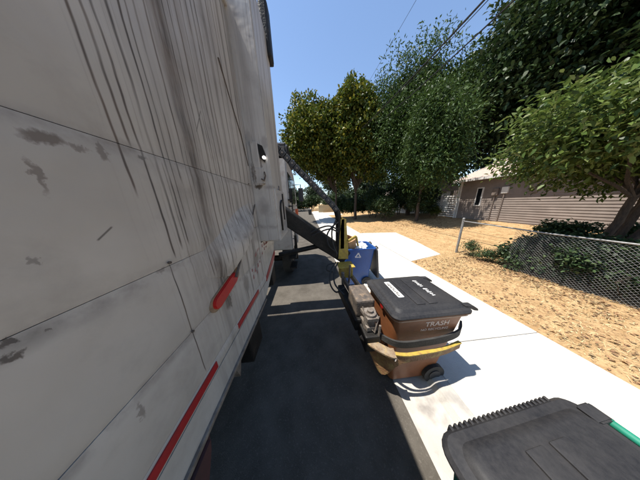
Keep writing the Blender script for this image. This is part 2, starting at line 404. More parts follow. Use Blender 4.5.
# dry grass and leaf litter on the strip, plus yard leaves imitating tree shade
n = 70000
X = rs.uniform(3.72, 13, n); Yy = rs.uniform(-3, 12, n)
keep = ~((X < 6.15) & (Yy > 4.5) & (Yy < 9.4)); X = X[keep]; Yy = Yy[keep]; X[:int(len(X) * .7)] = rs.uniform(3.7, 6.3, int(len(X) * .7))
keep = ~((X < 6.15) & (Yy > 4.5 + (X - 3.7) * .25) & (Yy < 9.4)); X = X[keep]; Yy = Yy[keep]
cl = np.sin(X * 3.1 + 1.3 * Yy) + np.sin(Yy * 2.3 - X * 1.7) + rs.normal(0, .8, len(X)); keep = cl > -.5; X = X[keep]; Yy = Yy[keep]
P = np.stack([X, Yy, np.array([gz(a, c) for a, c in zip(X, Yy)])], 1); n = len(P)
D = rs.normal(0, 1, (n, 3)); D[:, 2] = np.abs(D[:, 2]) * .45 + .05
o = leafmesh('dry_grass', P, D, rs.normal(0, 1, (n, 3)), rs.uniform(.03, .085, n), rs.uniform(.004, .009, n), 'straw', None)
tag(o, 'sparse dry straw coloured grass on the dirt beside the sidewalk', 'grass'); o['kind'] = 'stuff'
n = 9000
sel = rs.rand(n); X = np.where(sel < .3, rs.normal(5.95, .28, n), np.where(sel < .6, rs.uniform(3.72, 6.3, n), rs.normal(9.0, 2.0, n))); Yy = np.where(sel < .6, rs.uniform(-3, 5, n), rs.normal(11.8, 2.0, n))  # last cluster: dark leaves spread in the yard in place of tree shadow
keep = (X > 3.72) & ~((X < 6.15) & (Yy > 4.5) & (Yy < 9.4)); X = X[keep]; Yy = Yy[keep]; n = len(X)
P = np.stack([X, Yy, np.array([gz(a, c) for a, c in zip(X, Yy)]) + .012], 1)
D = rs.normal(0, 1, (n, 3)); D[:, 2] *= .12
o = leafmesh('litter_and_shade_leaves', P, D, np.tile([0, 0, 1.], (n, 1)) + rs.normal(0, .3, (n, 3)), rs.uniform(.03, .08, n), rs.uniform(.02, .05, n), 'litter', None)
tag(o, 'brown fallen leaves along the foot of the chain link fence, with more in the yard standing in for tree shade', 'leaves'); o['kind'] = 'stuff'

# ---------------------------------------------------------------- refuse truck
T = thing('refuse_truck', 'large grimy white refuse truck stopped in the road with its side arm reaching out', 'truck', (-1.87, 0, -.12))
WX = -.62                                   # plane of the body's side
# core of the body, set back behind the side sheets
b = nb(); box(b, -3.10, WX - .03, -4.6, 1.72, 1.0, 3.88, .02); obj('body_core', b, 'trim_grey', T)
def sheet(y0, y1, z0, z1, t=.02, name='body_panel', x=WX, m='truck_paint', bev=.004):
    b = nb(); box(b, x - t, x, y0, y1, z0, z1, bev, seg=2); return obj(name, b, m, T, smooth=30)
def soft_panel(y0, y1, z0, z1, f, nu=48, nv=10):
    """body panel pressed from sheet; f(u,v) = outward bulge in metres"""
    b = nb(); g = []
    for i in range(nu + 1):
        r = []
        for j in range(nv + 1):
            u = i / nu; v = j / nv
            r.append(b.verts.new((WX + f(u, v), y0 + (y1 - y0) * u, z0 + (z1 - z0) * v)))
        g.append(r)
    for i in range(nu):
        for j in range(nv): b.faces.new((g[i][j], g[i + 1][j], g[i + 1][j + 1], g[i][j + 1]))
    ed = [e for e in b.edges if e.is_boundary]
    r = bmesh.ops.extrude_edge_only(b, edges=ed)
    for v in [q for q in r['geom'] if isinstance(q, bmesh.types.BMVert)]: v.co.x -= .03
    return obj('body_panel', b, 'truck_paint', T, smooth=35)
def dents(seed, amp=.004):
    q = random.Random(seed); L = [(q.uniform(0, 1), q.uniform(0, 1), q.uniform(.03, .12), q.uniform(.2, .6), q.uniform(-1, 1)) for _ in range(14)]
    def f(u, v):
        e = min(v, 1 - v) * 10
        s = -.006 * max(0, 1 - e) ** 2
        for a, c, ru, rv, k in L: s += amp * k * math.exp(-((u - a) / ru) ** 2 - ((v - c) / rv) ** 2)
        return s
    return f
soft_panel(-4.6, 1.72, 2.4225, 3.90, dents(1), 60, 14)
soft_panel(-4.6, 1.72, 1.9605, 2.4185, dents(2, .005), 70, 8)
soft_panel(-4.6, 1.72, 1.591, 1.9585, dents(3, .005), 70, 8)
soft_panel(-4.6, 1.72, 1.2965, 1.589, dents(4, .004), 70, 6)
soft_panel(-4.6, 1.72, 1.215, 1.295, dents(5, .001), 40, 4)
# lower sill rail, with the upswept front end
b = nb(); prism(b, [(-4.6, 1.03), (1.62, 1.03), (2.20, 1.28), (2.40, 1.74), (1.72, 1.74), (1.72, 1.21), (-4.6, 1.21)], 'x', WX - .05, WX - .004)
obj('sill', b, 'truck_paint', T)
b = nb(); box(b, WX - .06, WX + .012, -4.6, 1.60, 1.0, 1.03, .006); obj('sill_lip', b, 'cast_metal', T)
b = nb(); box(b, -3.15, WX + .02, -4.6, 1.75, 3.89, 3.95, .015); obj('top_rail', b, 'cab_white', T)
# red reflective tape on the sill
for y0, y1 in ((-1.05, -.6), (-.35, .10), (.22, .68), (.95, 1.42), (1.72, 2.2)):
    b = nb()
    if y0 > 1.6: prism(b, [(y0, 1.2), (y1, 1.33), (y1 + .1, 1.40), (y1 + .1, 1.46), (y0, 1.265)], 'x', WX - .004, WX + .002)
    else: box(b, WX - .004, WX + .0035, y0, y1, 1.236, 1.283)
    obj('reflective_tape', b, 'red_tape', T)
# red oval marker lamp
b = nb()
def oval(y0, z0, y1, z1, r, x0, x1, k=10):
    a = Vector((y0, z0)); c = Vector((y1, z1)); d = (c - a).normalized(); ang = math.atan2(d.y, d.x)
    pts = [(c.x + r * math.cos(ang + t), c.y + r * math.sin(ang + t)) for t in [math.radians(-90 + 180 * i / k) for i in range(k + 1)]]
    pts += [(a.x + r * math.cos(ang + t), a.y + r * math.sin(ang + t)) for t in [math.radians(90 + 180 * i / k) for i in range(k + 1)]]
    return pts
prism(b, oval(.80, 1.615, 1.01, 1.665, .043, 0, 0), 'x', WX - .002, WX + .024, .006); obj('marker_lamp', b, 'red_lens', T, smooth=50)
b = nb(); prism(b, oval(.79, 1.612, 1.06, 1.677, .052, 0, 0), 'x', WX - .004, WX + .007, .002); obj('lamp_gasket', b, 'rust_grime', T)
# bowed deflector sheet in front of the lamp, with its dark free edge
b = nb(); g = []
for i in range(21):
    u = i / 20; r = []
    ylo, zlo = .98 + .68 * u, 1.70 + .50 * u
    for j in range(13):
        v = j / 12
        y = ylo - .42 * v * (1 - .45 * u); z = zlo + .20 * v * (1 - .5 * u)
        r.append(b.verts.new((WX - .012 + .10 * math.sin(math.pi * (1 - v) * .5) ** 2 * (math.sin(math.pi * min(1, u * 1.1)) * .8 + .2), y, z)))
    g.append(r)
for i in range(20):
    for j in range(12): b.faces.new((g[i][j], g[i + 1][j], g[i + 1][j + 1], g[i][j + 1]))
r = bmesh.ops.extrude_edge_only(b, edges=[e for e in b.edges if e.is_boundary])
for v in [q for q in r['geom'] if isinstance(q, bmesh.types.BMVert)]: v.co.x = WX - .004
obj('deflector_sheet', b, 'truck_paint', T, smooth=60)
b = nb(); tube(b, [(WX + .03, 1.01, 1.672), (WX + .034, 1.12, 1.78), (WX + .045, 1.17, 1.845), (WX + .03, 1.24, 1.87), (WX + .035, 1.45, 2.05), (WX + .02, 1.66, 2.215)], [.012, .009, .016, .008, .008, .006], 6)
obj('deflector_edge', b, 'grime', T)
# a slanted weld bead and small scars and bolts on the sheets
b = nb(); tube(b, [(WX + .002, 1.42, 3.30), (WX + .002, 1.50, 3.12), (WX + .002, 1.62, 2.88), (WX + .002, 1.69, 2.62)], [.008, .006, .008, .006], 6); obj('weld_bead', b, 'grime', T)
for y, z in ((.607, 1.975), (.605, 1.60), (1.62, 2.43), (1.69, 2.20)):
    b = nb(); disc_prism(b, (WX + .004, y, z), (1, 0, 0), .006, .008, 10); obj('bolt_head', b, 'grime', T)
# faded red lettering remnants low on the front of the side
q = random.Random(5)
for i in range(26):
    y = 1.35 + q.uniform(0, .75); z = 1.40 + (y - 1.35) * .42 + q.uniform(0, .20)
    w_ = q.uniform(.012, .035); h_ = q.uniform(.02, .05)
    if y > 1.70: z = max(z, 1.45); z = min(z, 1.68)
    b = nb(); prism(b, [(y, z), (y + w_, z + .006), (y + w_ * .8, z + h_), (y + w_ * .3, z + h_ * .6)], 'x', WX - .012, WX + .0015); obj('faded_mark', b, 'red_mark', T)

# hopper: stands proud of the body side
HX = -.40
b = nb(); prism(b, [(1.735, 1.76), (2.40, 1.76), (2.38, 3.0), (2.42, 4.22), (1.735, 4.22)], 'x', -3.3, HX, .012); obj('hopper', b, 'truck_paint', T)
b = nb(); box(b, -3.28, HX - .03, 1.74, 2.44, 4.221, 4.30, .02); box(b, -.46, HX + .05, 2.30, 2.47, 4.02, 4.55, .03); obj('hopper_hood', b, 'black_metal', T)
b = nb(); box(b, -.575, -.50, 1.705, 1.738, 2.42, 2.86, .008); box(b, -.56, -.47, 1.70, 1.736, 2.44, 2.60, .006); obj('access_plate', b, 'truck_paint', T)
b = nb(); prism(b, [(-.49, 2.70), (-.445, 2.66), (-.43, 2.74), (-.455, 2.82), (-.50, 2.84)], 'y', 1.715, 1.737); obj('torn_hole', b, 'black_metal', T)
b = nb(); disc_prism(b, (-.447, 1.715, 2.705), (0, 1, 0), .016, .02, 14); obj('sun_hole_glow', b, 'hole_glow', T)  # added glowing disc, stands in for sunlight coming through the hole
b = nb(); tube(b, [(-.50, 1.70, 2.49), (-.47, 1.69, 2.47), (-.45, 1.69, 2.52), (-.46, 1.70, 2.56)], .008, 6); obj('grab_handle', b, 'grime', T)
# side locker on the hopper, hose loop on its door
b = nb(); box(b, HX - .2, HX + .015, 1.80, 2.42, 1.74, 2.40, .012); lk = obj('side_locker', b, 'cab_white', T)
b = nb(); box(b, HX + .013, HX + .02, 1.84, 2.16, 1.80, 2.34, .003); box(b, HX + .013, HX + .02, 2.18, 2.39, 1.80, 2.34, .003); obj('locker_door', b, 'cab_white', lk)
b = nb(); tube(b, [(HX + .03, 1.93, 1.86), (HX + .035, 1.91, 2.02), (HX + .035, 1.91, 2.15), (HX + .035, 1.95, 2.22), (HX + .03, 2.05, 2.26), (HX + .03, 2.13, 2.25)], .012, 7); obj('door_hose', b, 'black_metal', lk)
b = nb(); tube(b, [(HX + .03, 2.17, 2.36), (HX + .03, 2.17, 2.1), (HX + .03, 2.165, 1.98)], .01, 6); obj('door_cable', b, 'black_metal', lk)
b = nb(); tube(b, [(HX + .0, 2.04, 2.395), (HX + .0, 2.09, 2.45), (HX + .0, 2.14, 2.395)], .014, 6); obj('locker_latch', b, 'cast_metal', lk)

# cab
cb = nb()
prism(cb, [(3.62, 1.0), (4.05, 1.0), (4.12, 1.20), (4.4, 1.34), (4.9, 1.34), (5.2, 1.2), (5.28, .72), (6.0, .72), (6.12, 1.9), (5.75, 3.05), (5.4, 3.28), (3.70, 3.28), (3.62, 2.6)], 'x', -3.28, -.47, .03)
cab = obj('cab', cb, 'cab_white', T, smooth=30)
b = nb(); prism(b, [(4.1, 2.2), (5.1, 2.2), (5.45, 2.3), (5.2, 2.98), (4.1, 2.98)], 'x', -.475, -.455, .004); obj('cab_window', b, 'glass_dark', cab)
b = nb(); prism(b, [(3.74, 2.25), (4.0, 2.25), (4.0, 2.98), (3.74, 2.98)], 'x', -.475, -.455, .004); obj('cab_window', b, 'glass_dark', cab)
b = nb(); prism(b, [(4.0, 1.42), (5.4, 1.42), (5.55, 2.15), (4.0, 2.15)], 'x', -.475, -.452, .01); d = obj('cab_door', b, 'cab_white', cab)
b = nb(); tube(b, [(-.45, 4.06, 2.05), (-.41, 4.06, 2.05), (-.41, 4.22, 2.05), (-.45, 4.22, 2.05)], .012, 6); obj('door_handle', b, 'black_metal', d)
b = nb(); prism(b, [(3.74, 3.29), (5.3, 3.29), (5.1, 3.52), (4.5, 3.70), (4.0, 3.72), (3.80, 3.60)], 'x', -3.2, -.44, .05); obj('roof_fairing', b, 'black_metal', cab, smooth=40)
b = nb(); tube(b, [(-.46, 5.5, 2.9), (-.25, 5.6, 2.92), (-.25, 5.6, 2.2), (-.46, 5.5, 2.15)], .016, 6); mir = obj('mirror_bracket', b, 'black_metal', cab)
b = nb(); box(b, -.34, -.16, 5.54, 5.62, 2.3, 2.8, .03); obj('mirror', b, 'black_plastic', cab)
b = nb(); box(b, -.46, -.36, 4.9, 5.02, 1.80, 2.05, .02); obj('side_lamp', b, 'orange_light', cab)
b = nb(); tube(b, [(-.48, 3.68, 1.3), (-.40, 3.68, 1.3), (-.40, 3.68, 2.5), (-.48, 3.68, 2.5)], .014, 6)
for z in (2.45, 2.6): box(b, -.48, -.38, 3.52, 3.70, z - .3, z - .27)
obj('grab_rail', b, 'black_metal', cab)
b = nb(); box(b, -.50, -.40, 4.05, 4.12, .55, 1.3); box(b, -.62, -.42, 3.66, 4.1, .42, .46); box(b, -.62, -.42, 3.66, 4.1, .72, .76); obj('cab_step', b, 'black_metal', cab)
# front wall of the hopper gap: pump frame and chassis
for x in (-1.44, -2.30):
    b = nb(); box(b, x - .05, x + .05, -4.6, 5.9, .62, .92, .01); obj('chassis_rail', b, 'black_metal', T)
b = nb(); box(b, -1.38, -2.36, -4.5, 1.6, .94, 1.0); obj('subframe', b, 'black_metal', T)
for y in (-3.6, -1.6, .2, 1.5, 3.2, 5.5):
    b = nb(); box(b, -2.35, -1.40, y - .06, y + .06, .66, .88, .01); obj('cross_member', b, 'black_metal', T)
for y in (.95, 1.30, -.3):
    b = nb(); prism(b, [(y, 1.0), (y + .09, 1.0), (y + .08, .78), (y + .03, .66), (y, .78)], 'x', -.78, -.72); obj('sill_bracket', b, 'cast_metal', T)
b = nb(); prism(b, [(.02, 1.0), (.52, 1.0), (.50, .92), (.44, .80), (.30, .74), (.05, .74)], 'x', -1.15, -.60, .02); obj('mud_guard', b, 'dark_maroon', T)
b = nb(); tube(b, [(-1.05, .75, .72), (-1.05, 1.75, .72)], .25, 18); obj('air_tank', b, 'black_metal', T, smooth=40)
b = nb(); box(b, -1.38, -.70, 1.2, 1.5, .5, .92, .02); obj('battery_box', b, 'black_metal', T)
def wheel(y, x, dual):
    b = nb(); r = .51
    for k in range(2 if dual else 1):
        xc = x - .16 - k * .33; prof_ = [(r * .58, -.13), (r * .93, -.145), (r, -.115), (r, .115), (r * .93, .145), (r * .58, .13)]; n_ = 36; rings = []
        for pr, px in prof_:
            rings.append([b.verts.new((xc + px, y + pr * math.cos(2 * math.pi * i / n_), -.12 + r + pr * math.sin(2 * math.pi * i / n_))) for i in range(n_)])
        for j in range(len(rings)):
            A = rings[j]; B = rings[(j + 1) % len(rings)]
            for i in range(n_): b.faces.new((A[i], A[(i + 1) % n_], B[(i + 1) % n_], B[i]))
    ty = obj('wheel', b, 'rubber', T, smooth=40)
    b = nb(); disc_prism(b, (x - .10, y, -.12 + r), (1, 0, 0), r * .585, .03, 28); disc_prism(b, (x - .07, y, -.12 + r), (1, 0, 0), .13, .12, 16)
    for i in range(10): disc_prism(b, (x - .08, y + .21 * math.cos(i * math.pi / 5), -.12 + r + .21 * math.sin(i * math.pi / 5)), (1, 0, 0), .017, .03, 6)
    obj('rim', b, 'cast_metal', ty)
for y in (-1.7, -3.1): wheel(y, -.66, True); wheel(y, -2.50, True)
wheel(4.65, -.62, False); wheel(4.65, -2.85, False)
# rear axle carrier under the tank so that light does not leak from the far side
for y in (-1.7, -3.1, 4.65):
    b = nb(); tube(b, [(-2.9, y, .39), (-.8, y, .39)], .10, 10); obj('axle', b, 'black_metal', T)

# lift arm between body and cab
AY = 2.69
a0 = at(345, 256, AY); a1 = at(290, 219, AY)
arm = nb(); beam(arm, a1 + (a1 - a0) * 1.05, a0, .29, .28, bev=.02)
arm = obj('lift_arm', arm, 'black_metal', T)
b = nb(); box(b, -1.75, -.80, 2.56, 2.82, .60, 1.30, .03); obj('arm_mount', b, 'black_metal', arm)
b = nb(); tube(b, [(-.64, AY, 1.22), at(318, 246, AY)], .05, 12); tube(b, [at(316, 245.5, AY), at(344, 262, AY)], .028, 10); obj('arm_cylinder', b, 'black_metal', arm, smooth=40)
# yellow mast with web plates
def px(l, Y): return [tuple((at(x, y, Y).x, at(x, y, Y).z)) for x, y in l]
b = nb()
for y in (2.50, 2.62): prism(b, px([(338, 258), (347.5, 258), (347.5, 243), (346.5, 234), (345.5, 219), (341.5, 217), (339, 236)], 2.55), 'y', y, y + .018)
box(b, at(340, 240, 2.55).x, at(343.5, 240, 2.55).x, 2.50, 2.638, at(340, 248, 2.55).z, at(343, 219, 2.55).z)
obj('mast', b, 'yellow_paint', arm)
b = nb(); beam(b, at(348, 241, 2.5), at(356, 236, 2.5), .05, .045, bev=.01); beam(b, at(356, 236, 2.5), at(358, 246, 2.5), .04, .035, bev=.01); obj('mast_bracket', b, 'yellow_paint', arm)
b = nb(); tube(b, [at(338, 256, 2.56), at(338.5, 218, 2.56), at(337, 211, 2.56)], [.05, .055, .062], 12); obj('mast_post', b, 'black_metal', arm, smooth=40)
# energy chain: row of links
pts = [at(x, y, 2.58) for x, y in ((270, 141), (280, 151), (300, 172), (320, 192), (332, 204.5), (337.5, 212), (339, 222))]
dist = [0]
for a, c in zip(pts, pts[1:]): dist.append(dist[-1] + (c - a).length)
def along(s):
    for i in range(len(pts) - 1):
        if s <= dist[i + 1] or i == len(pts) - 2: return pts[i].lerp(pts[i + 1], (s - dist[i]) / (dist[i + 1] - dist[i]))
nl = 17
for i in range(nl):
    a = along(dist[-1] * i / nl); c = along(dist[-1] * (i + .94) / nl)
    b = nb(); beam(b, a, c, .095, .115, upv=(0, 1, 0.01), bev=.012); ln = obj('chain_link', b, 'black_plastic', arm)
    mid = (a + c) / 2; b = nb(); disc_prism(b, mid + Vector((0, -.061, 0)), (0, 1, 0), .015, .012, 10); ln2 = obj('link_pin', b, 'cast_metal', arm)
hs = [[at(337, 229, 2.5), at(329, 226, 2.46), at(320, 228, 2.46), at(311, 233, 2.5)], [at(338, 232, 2.48), at(330, 229, 2.44), at(320, 232, 2.44), at(312, 236, 2.5)], [at(338, 222, 2.46), at(331, 228, 2.43), at(327, 236, 2.43), at(329, 246, 2.45), at(336, 252, 2.48)],
      [at(336, 220, 2.46), at(332, 231, 2.42), at(333, 244, 2.42), at(337, 254, 2.4)], [at(336, 262, 2.4), at(331, 270, 2.3), at(330, 283, 2.1), at(336, 292, 1.95), at(345, 288, 1.9)], [at(338, 262, 2.4), at(334, 272, 2.25), at(335, 284, 2.0), at(344, 295, 1.8)], [at(334, 263, 2.42), at(328, 265, 2.4), at(327, 270, 2.36), at(333, 272, 2.3)]]
hs = [[tuple(p) for p in h] for h in hs]
def spline(P, k=8):
    P = [Vector(p) for p in P]; out = []
    Q = [P[0] * 2 - P[1]] + P + [P[-1] * 2 - P[-2]]
    for i in range(1, len(Q) - 2):
        for j in range(k):
            t = j / k; a, b_, c, d_ = Q[i - 1:i + 3]
            out.append(.5 * ((2 * b_) + (c - a) * t + (2 * a - 5 * b_ + 4 * c - d_) * t * t + (3 * b_ - a - 3 * c + d_) * t ** 3))
    out.append(P[-1]); return out
for h in hs:
    b = nb(); tube(b, spline(h), .014, 7); obj('hydraulic_hose', b, 'rubber', arm, smooth=60)
# head: yellow box, two rails, greasy block, casting
b = nb(); box(b, .54, .78, 2.30, 2.50, .80, 1.02, .02); box(b, .50, .81, 2.27, 2.54, 1.022, 1.04, .005); obj('head_box', b, 'yellow_paint', arm)
b = nb(); tube(b, [(.68, 2.24, .70), (.70, 2.23, 1.10)], .018, 8); tube(b, [(.58, 2.26, .62), (.57, 2.26, .95)], .03, 8); obj('head_pin', b, 'cast_metal', arm)
for x in (.60, .78):
    b = nb(); beam(b, (x, 2.45, .78), (x, 1.55, .86), .045, .09, bev=.008); obj('slide_rail', b, 'worn_steel' if x > .7 else 'greasy_metal', arm)
b = nb(); beam(b, (.52, 2.2, .66), (.56, 1.35, .70), .12, .16, bev=.02); obj('slide_cylinder', b, 'black_metal', arm)
b = nb(); box(b, .53, .77, 1.40, 1.76, .78, 1.01, .025); obj('gripper_block', b, 'greasy_metal', arm)
b = nb(); tube(b, [(.66, 1.30, .72), (.66, 1.30, .94)], .07, 16); tube(b, [(.66, 1.30, .70), (.66, 1.30, .97)], .035, 10); prism(b, [(.58, 1.42), (.76, 1.42), (.73, 1.22), (.6, 1.22)], 'z', .74, .79); prism(b, [(.58, 1.42), (.76, 1.42), (.73, 1.22), (.6, 1.22)], 'z', .87, .91); obj('pivot_casting', b, 'cast_metal', arm, smooth=40)
b = nb(); tube(b, [(.60, 1.38, .95), (.62, 1.28, .80), (.68, 1.2, .74), (.74, 1.24, .92)], .010, 6); tube(b, [(.72, 1.18, .66), (.725, 1.175, .86)], .013, 6); obj('gripper_cable', b, 'cast_metal', arm)
b = nb(); box(b, .56, .74, 1.16, 1.42, .50, .72, .02); obj('pivot_block', b, 'black_metal', arm)
def finger(path, z0f, z1f, t, name, m, ex=None):
    """curved plate standing on edge along an (x,y) path"""
    sp = spline([(x, y, 0) for x, y in path], 6); b = nb(); n_ = len(sp); rings = []
    for i, p in enumerate(sp):
        d_ = (sp[min(i + 1, n_ - 1)] - sp[max(i - 1, 0)]).normalized(); s = Vector((d_.y, -d_.x, 0)) * t / 2; u = i / (n_ - 1)
        rings.append([b.verts.new((p.x + s.x, p.y + s.y, z0f(u))), b.verts.new((p.x + s.x, p.y + s.y, z1f(u))), b.verts.new((p.x - s.x, p.y - s.y, z1f(u))), b.verts.new((p.x - s.x, p.y - s.y, z0f(u)))])
    for A, B in zip(rings, rings[1:]):
        for k in range(4): b.faces.new((A[k], A[(k + 1) % 4], B[(k + 1) % 4], B[k]))
    b.faces.new(rings[0]); b.faces.new(rings[-1][::-1])
    return obj(name, b, m, arm, smooth=35)
near = [(.60, 1.30), (.68, 1.18), (.80, 1.065), (.94, 1.02), (1.15, 1.02), (1.40, 1.035), (1.64, 1.08)]
def low(u): return .53 - .27 * math.exp(-((u - .27) / .13) ** 2) - .05 * max(0, .8 - u)
finger(near, low, lambda u: .60, .022, 'gripper_finger', 'rusty_yellow')
finger(near, lambda u: .603, lambda u: .617, .034, 'finger_flange', 'yellow_paint')
finger([(.57, 1.28), (.65, 1.155), (.77, 1.05), (.83, 1.03)], lambda u: .622, lambda u: .64, .10, 'finger_plate', 'worn_steel')
finger([(.70, 1.26), (.80, 1.12), (.92, 1.055), (1.15, 1.045), (1.4, 1.055), (1.62, 1.10), (1.74, 1.19)], lambda u: .66 + .03 * u, lambda u: .73 + .06 * u, .018, 'rubber_belt', 'rubber')
finger([(.68, 1.60), (.76, 1.86), (.95, 1.92), (1.3, 1.93), (1.62, 1.88)], lambda u: .56, lambda u: .72, .022, 'gripper_finger', 'rusty_yellow')
b = nb(); beam(b, (.74, 1.19, .62), (.70, 1.30, .86), .02, .02); obj('finger_pin', b, 'chrome', arm)
b = nb(); disc_prism(b, (.835, 1.03, .56), (.4, -.9, 0), .022, .03, 10); obj('finger_bolt', b, 'chrome', arm)

# ---------------------------------------------------------------- wheeled carts
def text_mesh(s, size, m, parent, M, name, shear=0, ext=.0008):
    cu = bpy.data.curves.new(name, 'FONT'); cu.body = s; cu.size = size; cu.align_x = 'CENTER'; cu.align_y = 'CENTER'; cu.extrude = ext; cu.shear = shear; cu.offset = size * .012
    t = bpy.data.objects.new(name, cu); C.objects.link(t)
    dg = bpy.context.evaluated_depsgraph_get(); me = bpy.data.meshes.new_from_object(t.evaluated_get(dg))
    C.objects.unlink(t); bpy.data.objects.remove(t)
    me.transform(M); me.materials.append(MATS[m])
    o = bpy.data.objects.new(name, me); C.objects.link(o); o.parent = parent; return o
TH = 1.10                                   # height of the rim above the cart's foot
def bsec(v):
    """half sizes of the body at height fraction v: local x = front-to-handle, y = width"""
    return .30 + .105 * v, .245 + .085 * v, -.02 + .02 * v
def cart(name, label, body_m, lid_m, loc, rotz, lid='closed', group=None, rim_m=None, ribs=False, hand=.05):
    t = thing(name, label, 'trash cart', loc, rotz, group)
    b = nb(); secs = []
    for v in (0.0, .03, .45, .9, 1.0):
        hx, hy, cx = bsec(v); k = .0 if v > 0 else .02
        secs.append((rrect(hx - k, hy - k, .06, 4, cx), .02 + (TH - .02) * v))
    hx, hy, cx = bsec(1)
    secs.append((rrect(hx + .028, hy + .028, .07, 4, cx), TH)); secs.append((rrect(hx + .028, hy + .028, .07, 4, cx), TH + .028))
    secs.append((rrect(hx - .012, hy - .012, .05, 4, cx), TH + .028)); hx2, hy2, cx2 = bsec(.12)
    secs.append((rrect(hx2 - .015, hy2 - .015, .05, 4, cx2), .20))
    loft(b, secs); body = obj('body', b, body_m, t, smooth=35, local=True)
    b = nb()                                 # handle bar and hinge lugs at +x
    tube(b, [(hx - .005, -hy * .9, TH - .02), (hx + hand, -hy * .97, TH - .02 + (hand - .05) * 1.4), (hx + hand, hy * .97, TH - .02 + (hand - .05) * 1.4), (hx - .005, hy * .9, TH - .02)], .02, 8)
    obj('handle', b, body_m, t, smooth=50, local=True)
    for s in (-1, 1):
        b = nb(); r = .135; disc_prism(b, (.235, s * .275, r), (0, 1, 0), r, .05, 24); wh = obj('wheel', b, 'rubber', t, smooth=40, local=True)
        b = nb(); disc_prism(b, (.235, s * .303, r), (0, 1, 0), r * .55, .012, 16); obj('rim', b, 'black_plastic', wh, local=True)
    b = nb(); tube(b, [(.235, -.29, .135), (.235, .29, .135)], .012, 8); obj('axle', b, 'cast_metal', t, local=True)
    b = nb(); beam(b, (-.375, -.14, .52), (-.375, .14, .52), .03, .03, bev=.008); obj('lift_bar', b, body_m, t, local=True)
    # lid
    b = nb(); L = hx + .045; Wd = hy + .045; z0 = TH + .03
    if lid == 'closed':
        secs = [(rrect(L, Wd, .08, 5, cx), z0 + .001), (rrect(L, Wd, .08, 5, cx), z0 + .012), (rrect(L - .015, Wd - .015, .07, 5, cx), z0 + .03), (rrect(L - .06, Wd - .05, .06, 5, cx), z0 + .036),
                (rrect(L - .075, Wd - .07, .06, 5, cx), z0 + .055), (rrect(L - .095, Wd - .09, .05, 5, cx), z0 + .062)]
        loft(b, secs); ld = obj('lid', b, lid_m, t, smooth=30, local=True)
        b = nb()
        for x0 in (-.12, .02): box(b, x0, x0 + .10, -Wd + .12, Wd - .12, z0 + .060, z0 + .071, .006)
        obj('lid_rib', b, lid_m, ld, smooth=30, local=True)
        for s in (-1, 1):
            b = nb(); prism(b, [(L - .07, z0 + .045), (L + .03, z0 + .04), (L + .095, z0 - .005), (L + .10, z0 - .03), (L + .05, z0 - .02), (L - .02, z0 + .02)], 'y', s * (Wd - .085) - .035, s * (Wd - .085) + .035, .006)
            obj('hinge', b, lid_m, ld, smooth=30, local=True)
        if ribs:
            b = nb()
            for i in range(22):
                for s in (-1, 1): box(b, -L + .10 + i * .031, -L + .115 + i * .031, s * Wd - .012, s * Wd + .012, z0 - .022, z0 + .026, .003, seg=1)
            obj('lid_teeth', b, lid_m, ld, local=True)['kind'] = 'stuff'
        t['lid_z'] = z0 + .062
    else:                                    # lid swung right over, hanging behind the handle
        secs = [(rrect(.44, Wd, .08, 5), 0), (rrect(.44, Wd, .08, 5), .035), (rrect(.36, Wd - .07, .06, 5), .06)]
        loft(b, secs)
        M = Matrix.Translation((hx + .06, 0, TH - .42)) @ Matrix.Rotation(math.radians(84), 4, 'Y')
        bmesh.ops.transform(b, matrix=M, verts=b.verts[:]); ld = obj('lid', b, lid_m, t, smooth=30, local=True)
        for s in (-1, 1):
            b = nb(); tube(b, [(hx + .0, s * .22, TH + .0), (hx + .07, s * .22, TH + .045), (hx + .12, s * .22, TH - .02)], .02, 6); obj('hinge', b, lid_m, ld, local=True)
    return t, body, ld

# brown cart gripped by the arm
cz = -.105
BT, bb, bl = cart('trash_cart', 'brown trash cart with dark grey lid held in the gripper of the truck arm', 'brown_plastic', 'grey_lid', (1.25, 1.43, cz), 0)
hx, hy, cx = bsec(.72)
zt = .02 + (TH - .02) * .80
hyt = bsec(.80)[1]; tilt = math.atan((bsec(1)[1] - bsec(0)[1]) / (TH - .02))
def faceM(x, z): # onto the face that looks along -y
    v = (z - .02) / (TH - .02); y = -bsec(v)[1] - .0012
    return Matrix.Translation((x, y, z)) @ Matrix.Rotation(math.radians(90) + tilt, 4, 'X')
text_mesh('TRASH', .092, 'pale_print', bb, faceM(.09, .985), 'lettering')
text_mesh('NO RECYCLING', .045, 'pale_print', bb, faceM(.075, .908), 'lettering')
lz = BT['lid_z']
b = nb(); loft(b, [(rrect(.037, .165, .012, 3, -.205, .05), lz + .000), (rrect(.037, .165, .012, 3, -.205, .05), lz + .0025)]); sk = obj('lid_sticker', b, 'white_print', bl, local=True)
q = random.Random(4)
b = nb(); y = -.09
while y < .17:                               # dark unreadable print on the sticker
    w_ = q.uniform(.012, .022); box(b, -.232, -.182, y, y + w_ * .45, lz + .002, lz + .0035); box(b, -.232 + q.uniform(0, .02), -.222 + q.uniform(.01, .03), y, y + w_, lz + .002, lz + .0035); y += w_ + .010
obj('sticker_print', b, 'grime', sk, local=True)
for i in range(11):                          # white slanting script, worn past reading
    if i == 5: continue
    y0 = .20 - i * .031; h_ = .075 if i in (0, 3, 6, 8) else .05
    b = nb(); prism(b, [(.195 - h_ * .3, y0), (.195 + h_ * .35, y0 - .012), (.195 + h_ * .35, y0 - .020), (.195, y0 - .019), (.195 - h_ * .3, y0 - .024), (.195 - h_ * .4, y0 - .010)], 'z', lz - .002, lz + .002); obj('script_stroke', b, 'white_print', bl, local=True)
